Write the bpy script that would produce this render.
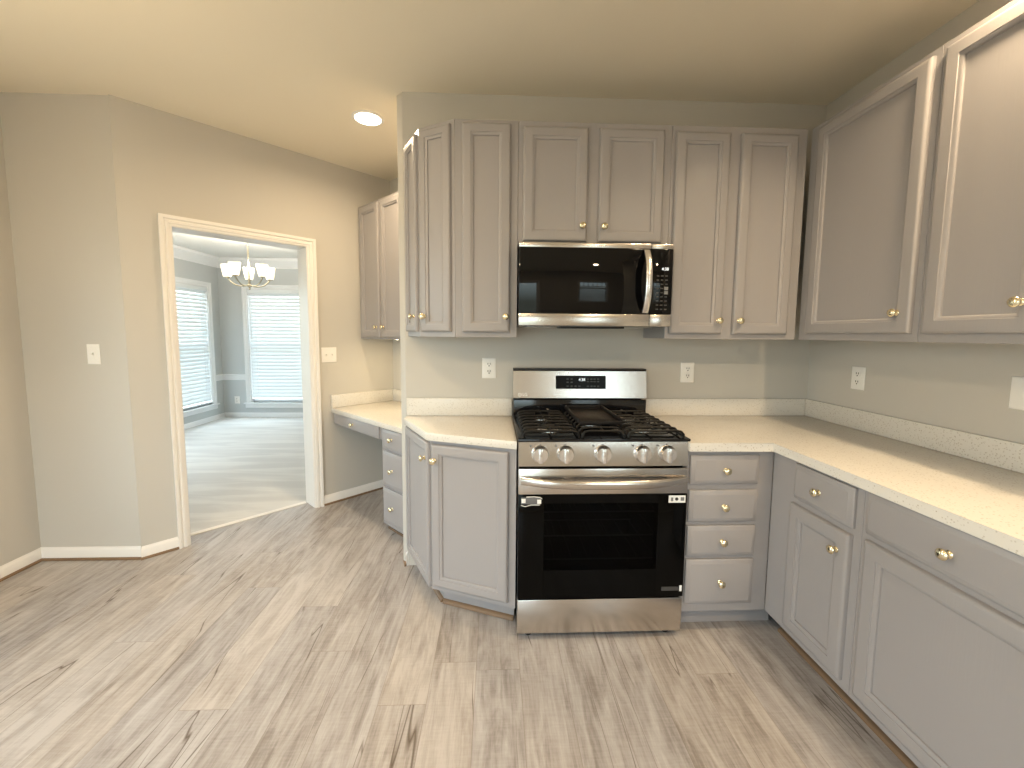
import bpy, bmesh, math, random
from mathutils import Vector, Matrix
random.seed(7)
for o in list(bpy.data.objects): bpy.data.objects.remove(o)
S = bpy.context.scene
COL = S.collection
PI = math.pi
S2 = math.sqrt(0.5)

# ------------------------------------------------------------------ camera
F_PX, PY_PX = 414.75, -14.3
YAW, PITCH, ROLL = 0.04106, 0.08653, 0.00809
cam_d = bpy.data.cameras.new('camera'); cam = bpy.data.objects.new('camera', cam_d); COL.objects.link(cam)
cam_d.sensor_fit = 'HORIZONTAL'; cam_d.sensor_width = 36.0
cam_d.lens = F_PX / 1024 * 36.0
cam_d.shift_y = PY_PX / 1024
cam_d.clip_start = 0.02
fw = Vector((math.sin(YAW) * math.cos(PITCH), math.cos(YAW) * math.cos(PITCH), -math.sin(PITCH)))
rt = Vector((math.cos(YAW), -math.sin(YAW), 0)); up = rt.cross(fw)
r2 = math.cos(ROLL) * rt + math.sin(ROLL) * up
u2 = -math.sin(ROLL) * rt + math.cos(ROLL) * up
M = Matrix((r2, u2, -fw)).transposed().to_4x4(); M.translation = Vector((-0.1034, -2.4056, 1.3910))
cam.matrix_world = M
S.camera = cam

# ------------------------------------------------------------------ light and exposure settings
S.view_settings.view_transform = 'Standard'
S.view_settings.look = 'None'
S.view_settings.gamma = 1.0
S.view_settings.use_curve_mapping = False
S.view_settings.exposure = 0.04
WORLD_STRENGTH = 9.0
GLOBE_GLOW = 36.0                  # emission of the globe pendant beside the photographer
LAMP_W = 26.0                      # watts of each recessed downlight
LAMP_COL = (1.0, 0.76, 0.48)
w = bpy.data.worlds.new('daylight'); S.world = w; w.use_nodes = True
nt = w.node_tree; nt.nodes.clear()
wo = nt.nodes.new('ShaderNodeOutputWorld'); bg = nt.nodes.new('ShaderNodeBackground')
tc = nt.nodes.new('ShaderNodeTexCoord'); sx = nt.nodes.new('ShaderNodeSeparateXYZ')
rp = nt.nodes.new('ShaderNodeValToRGB')
rp.color_ramp.elements[0].position = 0.42; rp.color_ramp.elements[0].color = (0.17, 0.18, 0.15, 1)
rp.color_ramp.elements[1].position = 0.62; rp.color_ramp.elements[1].color = (0.75, 0.885, 1.0, 1)
e = rp.color_ramp.elements.new(0.52); e.color = (0.52, 0.60, 0.60, 1)
mp = nt.nodes.new('ShaderNodeMapRange'); mp.inputs['From Min'].default_value = -1; mp.inputs['From Max'].default_value = 1
nt.links.new(tc.outputs['Generated'], sx.inputs[0]); nt.links.new(sx.outputs['Z'], mp.inputs['Value'])
nt.links.new(mp.outputs['Result'], rp.inputs[0]); nt.links.new(rp.outputs[0], bg.inputs['Color'])
bg.inputs['Strength'].default_value = WORLD_STRENGTH
nt.links.new(bg.outputs[0], wo.inputs[0])

def window_portal(name, loc, rot, sx_, sy_):
    """area portal in a window opening (gives off no light of its own, only guides the sky light)"""
    l = bpy.data.lights.new(name, 'AREA'); l.shape = 'RECTANGLE'; l.size = sx_; l.size_y = sy_
    l.cycles.is_portal = True
    o = bpy.data.objects.new(name, l); COL.objects.link(o); o.location = loc; o.rotation_euler = rot
    return o

# ------------------------------------------------------------------ materials
def mat(name, col, rough=0.5, metal=0.0, spec=0.5, coat=0.0, emit=None, estr=0.0, trans=0.0, ior=1.45):
    m = bpy.data.materials.new(name); m.use_nodes = True
    b = m.node_tree.nodes['Principled BSDF']
    b.inputs['Base Color'].default_value = (*col, 1); b.inputs['Roughness'].default_value = rough
    b.inputs['Metallic'].default_value = metal; b.inputs['Specular IOR Level'].default_value = spec
    b.inputs['Coat Weight'].default_value = coat; b.inputs['Coat Roughness'].default_value = 0.1
    b.inputs['Transmission Weight'].default_value = trans; b.inputs['IOR'].default_value = ior
    if emit: b.inputs['Emission Color'].default_value = (*emit, 1); b.inputs['Emission Strength'].default_value = estr
    return m
def N(m, t): return m.node_tree.nodes.new(t)
def L(m, a, b): m.node_tree.links.new(a, b)
def bsdf(m): return m.node_tree.nodes['Principled BSDF']
def noise_bump(m, scale, strength, dist=0.002, stretch=(1, 1, 1), detail=3):
    t = N(m, 'ShaderNodeTexCoord'); mp_ = N(m, 'ShaderNodeMapping'); n = N(m, 'ShaderNodeTexNoise'); b = N(m, 'ShaderNodeBump')
    mp_.inputs['Scale'].default_value = stretch
    n.inputs['Scale'].default_value = scale; n.inputs['Detail'].default_value = detail
    b.inputs['Strength'].default_value = strength; b.inputs['Distance'].default_value = dist
    L(m, t.outputs['Object'], mp_.inputs[0]); L(m, mp_.outputs[0], n.inputs['Vector'])
    L(m, n.outputs['Fac'], b.inputs['Height']); L(m, b.outputs[0], bsdf(m).inputs['Normal'])
    return n

WALL = mat('wall_paint', (0.555, 0.527, 0.478), 0.75, spec=0.25); noise_bump(WALL, 260, 0.12, 0.001)
DWALL = mat('dining_wall_paint', (0.53, 0.555, 0.555), 0.75, spec=0.25); noise_bump(DWALL, 260, 0.12, 0.001)
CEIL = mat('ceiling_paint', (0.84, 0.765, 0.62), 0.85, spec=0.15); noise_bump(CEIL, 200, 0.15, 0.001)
DCEIL = mat('white_ceiling_paint', (0.84, 0.83, 0.79), 0.85, spec=0.15)
TRIM = mat('white_trim_paint', (0.83, 0.80, 0.76), 0.35)
DTRIM = mat('white_window_paint', (0.80, 0.81, 0.81), 0.4)
CAB = mat('greige_cabinet_paint', (0.340, 0.321, 0.320), 0.36, spec=0.5)
noise_bump(CAB, 14, 0.28, 0.0012, (9, 9, 0.7), 5)
CABIN = mat('cabinet_underside', (0.30, 0.275, 0.255), 0.5)
WOODSTRIP = mat('brown_shoe_moulding', (0.20, 0.125, 0.07), 0.5)
BRASS = mat('satin_brass', (0.84, 0.75, 0.53), 0.2, 1.0)
STEEL = mat('brushed_steel', (0.60, 0.57, 0.535), 0.22, 1.0)
n_ = noise_bump(STEEL, 40, 0.06, 0.0006, (1, 1, 60), 2)
STEEL2 = mat('polished_steel', (0.82, 0.81, 0.80), 0.26, 1.0)
BLACKGLASS = mat('black_glass', (0.003, 0.003, 0.0035), 0.03, spec=0.32)
OVENBLACK = mat('oven_door_black_glass', (0.002, 0.002, 0.002), 0.05, spec=0.12)
DISPLAYBLACK = mat('matte_display_black', (0.004, 0.004, 0.004), 0.25, spec=0.12)
BLACKENAMEL = mat('black_enamel', (0.006, 0.006, 0.007), 0.12, spec=0.5)
BLACKPLASTIC = mat('black_plastic', (0.012, 0.012, 0.012), 0.4)
IRON = mat('cast_iron', (0.007, 0.0065, 0.006), 0.45, spec=0.3); noise_bump(IRON, 300, 0.2, 0.0008)
GRIDDLE = mat('seasoned_griddle', (0.012, 0.010, 0.009), 0.55, spec=0.18); noise_bump(GRIDDLE, 200, 0.15, 0.0008)
CAVITY = mat('oven_cavity', (0.03, 0.03, 0.032), 0.4)
RACK = mat('rack_wire', (0.55, 0.55, 0.55), 0.3, 1.0)
DARKGREY = mat('microwave_underside', (0.17, 0.17, 0.165), 0.45)
LEGEND = mat('grey_legend_print', (0.20, 0.20, 0.20), 0.6)
LEGEND2 = mat('dark_legend_print', (0.05, 0.05, 0.05), 0.6)
DIGITS = mat('white_display_digits', (0.9, 0.95, 1), 0.5, emit=(0.85, 0.93, 1.0), estr=0.9)
LOGO = mat('white_logo_print', (0.93, 0.93, 0.92), 0.5)
PLATE = mat('white_plate_plastic', (0.84, 0.82, 0.78), 0.35)
SLOT = mat('dark_slot', (0.03, 0.03, 0.03), 0.6)
STICKER = mat('white_sticker', (0.85, 0.85, 0.83), 0.5)
TAPE = mat('grey_tag', (0.14, 0.14, 0.145), 0.35)
LENS = mat('lamp_lens', (1, 0.95, 0.85), 0.4, emit=(1.0, 0.90, 0.70), estr=14.0)
SHADE = mat('frosted_lamp_glass', (0.95, 0.93, 0.88), 0.5, emit=(1.0, 0.86, 0.58), estr=1.1)
GLOBE = mat('glowing_globe_glass', (0.95, 0.93, 0.88), 0.5, emit=LAMP_COL, estr=GLOBE_GLOW)
NICKEL = mat('satin_nickel', (0.60, 0.54, 0.42), 0.25, 1.0)
BLIND = mat('white_blind_slat', (0.86, 0.89, 0.90), 0.5)
_bt = N(BLIND, 'ShaderNodeBsdfTranslucent'); _bt.inputs['Color'].default_value = (0.80, 0.88, 0.90, 1)
_bm = N(BLIND, 'ShaderNodeMixShader'); _bm.inputs[0].default_value = 0.09
L(BLIND, bsdf(BLIND).outputs[0], _bm.inputs[1]); L(BLIND, _bt.outputs[0], _bm.inputs[2]); L(BLIND, _bm.outputs[0], BLIND.node_tree.nodes['Material Output'].inputs[0])

GLASS = bpy.data.materials.new('clear_window_glass'); GLASS.use_nodes = True
_n = GLASS.node_tree.nodes; _n.remove(_n['Principled BSDF'])
_t = _n.new('ShaderNodeBsdfTransparent'); _g = _n.new('ShaderNodeBsdfGlossy'); _mx = _n.new('ShaderNodeMixShader'); _fr = _n.new('ShaderNodeFresnel')
_g.inputs['Roughness'].default_value = 0.02; _fr.inputs['IOR'].default_value = 1.45
_geo = _n.new('ShaderNodeNewGeometry'); _io = _n.new('ShaderNodeMapRange'); _io.name = 'pane_ior'   # same reflectance on both faces of a pane
_io.inputs['To Min'].default_value = 1.45; _io.inputs['To Max'].default_value = 1 / 1.45
GLASS.node_tree.links.new(_geo.outputs['Backfacing'], _io.inputs['Value']); GLASS.node_tree.links.new(_io.outputs['Result'], _fr.inputs['IOR'])
_t.inputs['Color'].default_value = (0.95, 0.98, 0.98, 1)
GLASS.node_tree.links.new(_fr.outputs[0], _mx.inputs[0]); GLASS.node_tree.links.new(_t.outputs[0], _mx.inputs[1])
GLASS.node_tree.links.new(_g.outputs[0], _mx.inputs[2]); GLASS.node_tree.links.new(_mx.outputs[0], _n['Material Output'].inputs[0])
OVENGLASS = GLASS.copy(); OVENGLASS.name = 'smoked_oven_glass'
_io2 = OVENGLASS.node_tree.nodes['pane_ior']; _io2.inputs['To Min'].default_value = 1.16; _io2.inputs['To Max'].default_value = 1 / 1.16
[n for n in OVENGLASS.node_tree.nodes if n.type == 'BSDF_TRANSPARENT'][0].inputs['Color'].default_value = (0.26, 0.27, 0.28, 1)

# quartz countertop
QUARTZ = mat('speckled_quartz', (0.8, 0.76, 0.7), 0.25, spec=0.4)
def quartz():
    m = QUARTZ
    t = N(m, 'ShaderNodeTexCoord'); v = N(m, 'ShaderNodeTexVoronoi'); v.inputs['Scale'].default_value = 120
    wn = N(m, 'ShaderNodeTexWhiteNoise'); wn.noise_dimensions = '3D'
    r1 = N(m, 'ShaderNodeValToRGB'); r1.color_ramp.elements[0].position = 0.0; r1.color_ramp.elements[0].color = (1, 1, 1, 1)
    r1.color_ramp.elements[0].position = 0.12; r1.color_ramp.elements[1].position = 0.36; r1.color_ramp.elements[1].color = (0, 0, 0, 1)
    gt = N(m, 'ShaderNodeMath'); gt.operation = 'GREATER_THAN'; gt.inputs[1].default_value = 0.45
    mul = N(m, 'ShaderNodeMath'); mul.operation = 'MULTIPLY'
    mix = N(m, 'ShaderNodeMixRGB'); mix.inputs[1].default_value = (0.70, 0.665, 0.605, 1)
    sp = N(m, 'ShaderNodeMixRGB'); sp.inputs[1].default_value = (0.42, 0.35, 0.27, 1); sp.inputs[2].default_value = (0.58, 0.54, 0.48, 1)
    sep = N(m, 'ShaderNodeSeparateXYZ')
    L(m, t.outputs['Object'], v.inputs['Vector']); L(m, v.outputs['Distance'], r1.inputs[0])
    L(m, v.outputs['Color'], sep.inputs[0]); L(m, sep.outputs['X'], gt.inputs[0]); L(m, sep.outputs['Y'], sp.inputs[0])
    L(m, r1.outputs[0], mul.inputs[0]); L(m, gt.outputs[0], mul.inputs[1]); L(m, mul.outputs[0], mix.inputs[0])
    L(m, sp.outputs[0], mix.inputs[2]); L(m, mix.outputs[0], bsdf(m).inputs['Base Color'])
quartz()

# plank floor: boards 0.181 m wide running along Y
PLANK = mat('weathered_oak_plank', (0.5, 0.44, 0.37), 0.38, spec=0.4)
def planks():
    m = PLANK
    def math_(op, a, b=None, c=None):
        n = N(m, 'ShaderNodeMath'); n.operation = op
        for i, v in enumerate((a, b, c)):
            if v is None: continue
            if isinstance(v, (int, float)): n.inputs[i].default_value = v
            else: L(m, v, n.inputs[i])
        return n.outputs[0]
    t = N(m, 'ShaderNodeTexCoord'); s = N(m, 'ShaderNodeSeparateXYZ'); L(m, t.outputs['Object'], s.inputs[0])
    X, Y = s.outputs['X'], s.outputs['Y']
    u = math_('DIVIDE', math_('SUBTRACT', X, 0.729), 0.181); row = math_('FLOOR', u); fu = math_('FRACT', u)
    wn = N(m, 'ShaderNodeTexWhiteNoise'); wn.noise_dimensions = '1D'; L(m, row, wn.inputs['W'])
    v = math_('DIVIDE', math_('ADD', Y, math_('MULTIPLY', wn.outputs['Value'], 1.45)), 1.45); cl = math_('FLOOR', v); fv = math_('FRACT', v)
    idv = N(m, 'ShaderNodeCombineXYZ'); L(m, row, idv.inputs[0]); L(m, cl, idv.inputs[1])
    wi = N(m, 'ShaderNodeTexWhiteNoise'); wi.noise_dimensions = '3D'; L(m, idv.outputs[0], wi.inputs['Vector'])
    rnd = wi.outputs['Value']
    def grain(sx_, sy_, detail, dist, off, rough=0.6):
        cv = N(m, 'ShaderNodeCombineXYZ')
        L(m, math_('MULTIPLY', X, sx_), cv.inputs[0]); L(m, math_('MULTIPLY', Y, sy_), cv.inputs[1])
        L(m, math_('MULTIPLY_ADD', rnd, 37.0, off), cv.inputs[2])
        n = N(m, 'ShaderNodeTexNoise'); n.inputs['Scale'].default_value = 1; n.inputs['Detail'].default_value = detail
        n.inputs['Distortion'].default_value = dist; n.inputs['Roughness'].default_value = rough
        L(m, cv.outputs[0], n.inputs['Vector']); return n.outputs['Fac']
    g1 = grain(44, 3.4, 7, 0.5, 0, 0.72); g2 = grain(15, 3.0, 5, 1.0, 5, 0.60); g3 = grain(150, 4, 3, 0.0, 9)
    saw = grain(14, 130, 2, 0.0, 3)
    # knots and cracks: thin dark lines where a slow noise crosses its middle
    cr = grain(8.5, 0.50, 2.4, 0.2, 15, 0.42)
    crl = math_('ABSOLUTE', math_('SUBTRACT', cr, 0.5))
    crm = N(m, 'ShaderNodeMapRange'); crm.inputs['From Min'].default_value = 0.0; crm.inputs['From Max'].default_value = 0.0065
    crm.inputs['To Min'].default_value = 1; crm.inputs['To Max'].default_value = 0; L(m, crl, crm.inputs['Value'])
    gate = grain(4, 1.1, 1, 0, 22)
    gm = N(m, 'ShaderNodeMapRange'); gm.inputs['From Min'].default_value = 0.48; gm.inputs['From Max'].default_value = 0.53; L(m, gate, gm.inputs['Value'])
    crack = math_('MULTIPLY', crm.outputs[0], gm.outputs[0])
    base = N(m, 'ShaderNodeValToRGB')
    el = base.color_ramp.elements
    el[0].position = 0.36; el[0].color = (0.240, 0.207, 0.181, 1)
    el[1].position = 0.60; el[1].color = (0.485, 0.447, 0.415, 1)
    x = el.new(0.465); x.color = (0.362, 0.323, 0.293, 1)
    tone = math_('ADD', math_('MULTIPLY', g1, 0.42), math_('MULTIPLY', g2, 0.46))
    tone = math_('ADD', tone, math_('MULTIPLY', g3, 0.10))
    tone = math_('ADD', tone, math_('MULTIPLY_ADD', rnd, 0.08, -0.025))
    tone = math_('ADD', tone, math_('MULTIPLY_ADD', saw, 0.10, -0.05))
    L(m, tone, base.inputs[0])
    # warm / grey board to board
    hue = N(m, 'ShaderNodeMixRGB'); hue.blend_type = 'MULTIPLY'; hue.inputs[2].default_value = (0.93, 0.97, 1.04, 1)
    sc = N(m, 'ShaderNodeSeparateXYZ'); L(m, wi.outputs['Color'], sc.inputs[0]); L(m, sc.outputs['Y'], hue.inputs[0]); L(m, base.outputs[0], hue.inputs[1])
    dk = N(m, 'ShaderNodeMixRGB'); dk.inputs[2].default_value = (0.085, 0.060, 0.042, 1)
    L(m, math_('MULTIPLY', crack, 0.9), dk.inputs[0]); L(m, hue.outputs[0], dk.inputs[1])
    # seams
    ed = math_('MULTIPLY', math_('MINIMUM', fu, math_('SUBTRACT', 1.0, fu)), 0.181)
    ee = math_('MULTIPLY', math_('MINIMUM', fv, math_('SUBTRACT', 1.0, fv)), 1.45)
    sm = N(m, 'ShaderNodeMapRange'); sm.inputs['From Min'].default_value = 0.0004; sm.inputs['From Max'].default_value = 0.0018
    sm.inputs['To Min'].default_value = 1; sm.inputs['To Max'].default_value = 0; L(m, math_('MINIMUM', ed, ee), sm.inputs['Value'])
    fin = N(m, 'ShaderNodeMixRGB'); fin.inputs[2].default_value = (0.20, 0.16, 0.13, 1)
    L(m, math_('MULTIPLY', sm.outputs[0], 0.55), fin.inputs[0]); L(m, dk.outputs[0], fin.inputs[1])
    L(m, fin.outputs[0], bsdf(m).inputs['Base Color'])
    bp = N(m, 'ShaderNodeBump'); bp.inputs['Strength'].default_value = 0.25; bp.inputs['Distance'].default_value = 0.0012
    h = math_('SUBTRACT', math_('ADD', g1, math_('MULTIPLY', saw, 0.5)), math_('ADD', crack, sm.outputs[0]))
    L(m, h, bp.inputs['Height']); L(m, bp.outputs[0], bsdf(m).inputs['Normal'])
planks()

CARPET = mat('pale_cut_pile_carpet', (0.74, 0.73, 0.71), 0.95, spec=0.05)
def carpet():
    m = CARPET
    t = N(m, 'ShaderNodeTexCoord'); mp_ = N(m, 'ShaderNodeMapping'); n = N(m, 'ShaderNodeTexNoise')
    mp_.inputs['Scale'].default_value = (1.2, 7, 1); mp_.inputs['Rotation'].default_value = (0, 0, 0.12); n.inputs['Scale'].default_value = 1.0
    n.inputs['Detail'].default_value = 4; n.inputs['Distortion'].default_value = 0.6
    r = N(m, 'ShaderNodeValToRGB'); r.color_ramp.elements[0].position = 0.40; r.color_ramp.elements[0].color = (0.63, 0.615, 0.595, 1)
    r.color_ramp.elements[1].position = 0.58; r.color_ramp.elements[1].color = (0.72, 0.705, 0.68, 1)
    L(m, t.outputs['Object'], mp_.inputs[0]); L(m, mp_.outputs[0], n.inputs['Vector']); L(m, n.outputs['Fac'], r.inputs[0]); L(m, r.outputs[0], bsdf(m).inputs['Base Color'])
    n2 = N(m, 'ShaderNodeTexNoise'); n2.inputs['Scale'].default_value = 220; b = N(m, 'ShaderNodeBump'); b.inputs['Strength'].default_value = 0.5; b.inputs['Distance'].default_value = 0.004
    L(m, t.outputs['Object'], n2.inputs['Vector']); L(m, n2.outputs['Fac'], b.inputs['Height']); L(m, b.outputs[0], bsdf(m).inputs['Normal'])
carpet()

# ------------------------------------------------------------------ mesh helpers
class MB:
    def __init__(self): self.bm = bmesh.new()
    def _bevel(self, geom_faces, r, seg=2):
        es = {e for f in geom_faces for e in f.edges}
        bmesh.ops.bevel(self.bm, geom=list(es), offset=r, segments=seg, affect='EDGES', profile=0.5)
    def box(self, x0, x1, y0, y1, z0, z1, bev=0.0, seg=2):
        vs = [self.bm.verts.new((x, y, z)) for z in (z0, z1) for x, y in ((x0, y0), (x1, y0), (x1, y1), (x0, y1))]
        fs = [self.bm.faces.new([vs[i] for i in q]) for q in ((3, 2, 1, 0), (4, 5, 6, 7), (0, 1, 5, 4), (1, 2, 6, 5), (2, 3, 7, 6), (3, 0, 4, 7))]
        if bev: self._bevel(fs, bev, seg)
        return self
    def prism(self, poly, z0, z1, bev=0.0):
        a = sum(poly[i][0] * poly[(i + 1) % len(poly)][1] - poly[(i + 1) % len(poly)][0] * poly[i][1] for i in range(len(poly)))
        if a < 0: poly = poly[::-1]
        b = [self.bm.verts.new((x, y, z0)) for x, y in poly]; t = [self.bm.verts.new((x, y, z1)) for x, y in poly]; n = len(poly)
        fs = [self.bm.faces.new(b[::-1]), self.bm.faces.new(t)]
        for i in range(n): fs.append(self.bm.faces.new((b[i], b[(i + 1) % n], t[(i + 1) % n], t[i])))
        if bev: self._bevel(fs, bev)
        return self
    def loft(self, loops, closed_ends=True, cyclic=False):
        rows = [[self.bm.verts.new(p) for p in lp] for lp in loops]; n = len(rows[0])
        rng = range(len(rows)) if cyclic else range(len(rows) - 1)
        for i in rng:
            a, b = rows[i], rows[(i + 1) % len(rows)]
            for j in range(n): self.bm.faces.new((a[j], a[(j + 1) % n], b[(j + 1) % n], b[j]))
        if closed_ends and not cyclic:
            self.bm.faces.new(rows[0][::-1]); self.bm.faces.new(rows[-1])
        return self
    def panel(self, x0, x1, z0, z1, rings):
        """front panel in the XZ plane; rings of (inset, y) going from the back edge to the centre"""
        self.loft([[(x0 + i, y, z0 + i), (x1 - i, y, z0 + i), (x1 - i, y, z1 - i), (x0 + i, y, z1 - i)] for i, y in rings])
        return self
    def lathe(self, prof, origin=(0, 0, 0), axis='Z', n=20):
        o = Vector(origin); loops = []
        for r, h in prof:
            lp = []
            for k in range(n):
                a = 2 * PI * k / n; c, s = r * math.cos(a), r * math.sin(a)
                p = {'Z': (c, s, h), 'Y': (c, h, s), 'X': (h, c, s)}[axis]
                lp.append(o + Vector(p))
            loops.append(lp)
        return self.loft(loops)
    def tube(self, pts, r, n=8, ry=None, closed=False):
        pts = [Vector(p) for p in pts]; loops = []; ref = Vector((0, 0, 1))
        for i, p in enumerate(pts):
            if closed: d = pts[(i + 1) % len(pts)] - pts[i - 1]
            else: d = pts[min(i + 1, len(pts) - 1)] - pts[max(i - 1, 0)]
            d.normalize()
            u = ref.cross(d)
            if u.length < 0.05: u = Vector((1, 0, 0)).cross(d)
            u.normalize(); v = d.cross(u)
            rr = r[i] if isinstance(r, (list, tuple)) else r
            r2_ = ry if ry else rr
            loops.append([p + u * rr * math.cos(2 * PI * k / n) + v * r2_ * math.sin(2 * PI * k / n) for k in range(n)])
        return self.loft(loops, True, closed)
    def build(self, name, m, parent=None, loc=(0, 0, 0), rot=(0, 0, 0), smooth=True):
        bmesh.ops.recalc_face_normals(self.bm, faces=self.bm.faces[:])
        if smooth:
            for f in self.bm.faces: f.smooth = True
            for e_ in self.bm.edges:
                e_.smooth = len(e_.link_faces) == 2 and e_.calc_face_angle(0) < 0.6
        me = bpy.data.meshes.new(name); self.bm.to_mesh(me); self.bm.free()
        me.materials.append(m)
        o = bpy.data.objects.new(name, me); COL.objects.link(o)
        o.location = loc; o.rotation_euler = rot
        if parent: o.parent = parent
        return o
def thing(name, label, cat, loc=(0, 0, 0), rz=0.0, group=None):
    o = bpy.data.objects.new(name, None); COL.objects.link(o); o.location = loc; o.rotation_euler = (0, 0, rz)
    o.empty_display_size = 0.05
    o['label'] = label; o['category'] = cat
    if group: o['group'] = group
    return o
def tag(o, label, cat, group=None):
    o['label'] = label; o['category'] = cat
    if group: o['group'] = group
    return o
def struct(o):
    o['kind'] = 'structure'; return o
def text_mesh(name, body, size, m, parent, loc, rot=(PI / 2, 0, 0), ext=0.0004, align='CENTER'):
    cu = bpy.data.curves.new(name, 'FONT'); cu.body = body; cu.size = size; cu.extrude = ext; cu.align_x = align; cu.align_y = 'CENTER'
    to = bpy.data.objects.new(name + '_curve', cu); COL.objects.link(to)
    bpy.context.view_layer.update()
    me = bpy.data.meshes.new_from_object(to.evaluated_get(bpy.context.evaluated_depsgraph_get()))
    bpy.data.objects.remove(to); bpy.data.curves.remove(cu)
    me.materials.clear(); me.materials.append(m)
    o = bpy.data.objects.new(name, me); COL.objects.link(o); o.location = loc; o.rotation_euler = rot; o.parent = parent
    return o

# ------------------------------------------------------------------ the room shell
H = 2.70; W = 1.777; LX = -2.855; BY = -4.2; HD = 2.54
WE, YE = 2.95, -2.60             # behind the photographer the room widens to x = WE
DW = -2.375                      # kitchen face of the doorway wall: x - y = DW
CX, CY = -2.26, 0.115            # corner where the short wall meets the doorway wall

def wall_run(name, p0, p1, thick, z0, z1, m, holes=()):
    """wall from p0 to p1; its room face lies on the p0-p1 line, thickness goes to the left of p0->p1"""
    p0 = Vector(p0); p1 = Vector(p1); d = p1 - p0; ln = d.length; ang = math.atan2(d.y, d.x)
    b = MB()
    xs = sorted({0, ln, *[h[0] for h in holes], *[h[1] for h in holes]}); zs = sorted({z0, z1, *[h[2] for h in holes], *[h[3] for h in holes]})
    for i in range(len(xs) - 1):
        col = []
        for j in range(len(zs) - 1):
            xm, zm = (xs[i] + xs[i + 1]) / 2, (zs[j] + zs[j + 1]) / 2
            if any(h[0] < xm < h[1] and h[2] < zm < h[3] for h in holes): continue
            if col and abs(col[-1][1] - zs[j]) < 1e-6: col[-1][1] = zs[j + 1]
            else: col.append([zs[j], zs[j + 1]])
        for a, c in col: b.box(xs[i], xs[i + 1], 0, thick, a, c)
    o = b.build(name, m, None, (p0.x, p0.y, 0), (0, 0, ang), smooth=False)
    return struct(o), ang

DOOR_T = 0.165
A0, A1, OPEN_H = 0.240, 1.034, 2.03
DL = (-0.6 - CX) / S2            # doorway wall length along its run
# floor of the kitchen, carpet of the dining room
TH = DW - 0.155 / S2             # threshold line x - y
kfloor = [(W + .1, .1), (W + .1, YE + .1), (WE + .1, YE + .1), (WE + .1, BY - .1), (LX - .1, BY - .1), (LX - .1, .22), (TH + .22, .22), (TH + 1.8, 1.8), (.1, 1.8), (.1, .1)]
struct(MB().prism(kfloor, -0.06, 0.0).build('floor', PLANK, smooth=False))
dfloor = [(TH + .22, .22), (-4.6, .22), (-4.6, 4.6), (-.5, 4.6), (-.5, 1.8), (TH + 1.8, 1.8)]
struct(MB().prism(dfloor, -0.06, 0.004).build('floor_dining', CARPET, smooth=False))
kceil = [(W + .1, .1), (W + .1, YE + .1), (WE + .1, YE + .1), (WE + .1, BY - .1), (LX - .1, BY - .1), (LX - .1, .18), (DW + .18, .18), (DW + 1.85, 1.85), (.1, 1.85), (.1, .1)]
struct(MB().prism(kceil, H, H + 0.1).build('ceiling', CEIL, smooth=False))
dcl = DW - 0.10 / S2
dceil = [(dcl + .22, .22), (-4.6, .22), (-4.6, 4.6), (-.5, 4.6), (-.5, 1.8), (dcl + 1.8, 1.8)]
struct(MB().prism(dceil, HD, HD + 0.08).build('ceiling_dining', DCEIL, smooth=False))

struct(MB().prism([(-.617, 0), (W + .12, 0), (W + .12, .12), (-.497, .12)], 0, H).build('wall_back', WALL, smooth=False))
struct(MB().prism([(-.617, 0), (-.657, .040), (-.178, .519), (-.08, .537)], 0, H, 0.004).build('wall_stub', WALL, smooth=False))
wall_run('wall_right', (W, .12), (W, YE), 0.12, 0, H, WALL)
wall_run('wall_corner', (W + .12, YE), (WE, YE), 0.12, 0, H, WALL)
wall_run('wall_side', (WE, YE + .12), (WE, BY), 0.12, 0, H, WALL)
WIN3 = (0.98, 2.02, 0.95, 2.08)
SL = (3.45, 5.55, 0.0, 2.08)     # glazed patio door in the wall behind the photographer
WIN5 = (2.00, 3.40, 0.75, 2.15)  # side window in the left wall, out of the picture
wall_run('wall_behind', (WE, BY), (LX, BY), 0.12, 0, H, WALL, [WIN3, SL])
wall_run('wall_left', (LX, BY), (LX, .125), 0.12, 0, H, WALL, [WIN5])
wall_run('wall_return', (LX, .125), (CX, .125), 0.12, 0, H, WALL)
wall_run('wall_doorway', (CX, CY), (-.6, CY + (-.6 - CX)), DOOR_T, 0, H, WALL, [(A0, A1, 0, OPEN_H)])
wall_run('wall_alcove', (-1.02, 1.355), (-.180, .515), 0.12, 0, H, WALL)
# dining room walls (two windows show through the doorway, an unseen third is added for light)
W1 = (3.53 - .22, 4.185 - .22, .262, 2.07)  # along y on the X=-4.5 wall
wall_run('wall_dining_left', (-4.5, .22), (-4.5, 4.45), 0.12, 0, HD, DWALL, [(4.185 - .22 - .92, 4.185 - .22, .262, 2.07), (1.15, 2.35, .262, 2.07)])
wall_run('wall_dining_back', (-4.5, 4.45), (-.6, 4.45), 0.12, 0, HD, DWALL, [(.43, 1.40, .24, 2.07)])
wall_run('wall_dining_right', (-.6, 4.45), (-.6, 1.70), 0.12, 0, HD, DWALL)
wall_run('wall_dining_front', (-2.42, .245), (-4.5, .245), 0.10, 0, HD, DWALL)

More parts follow.
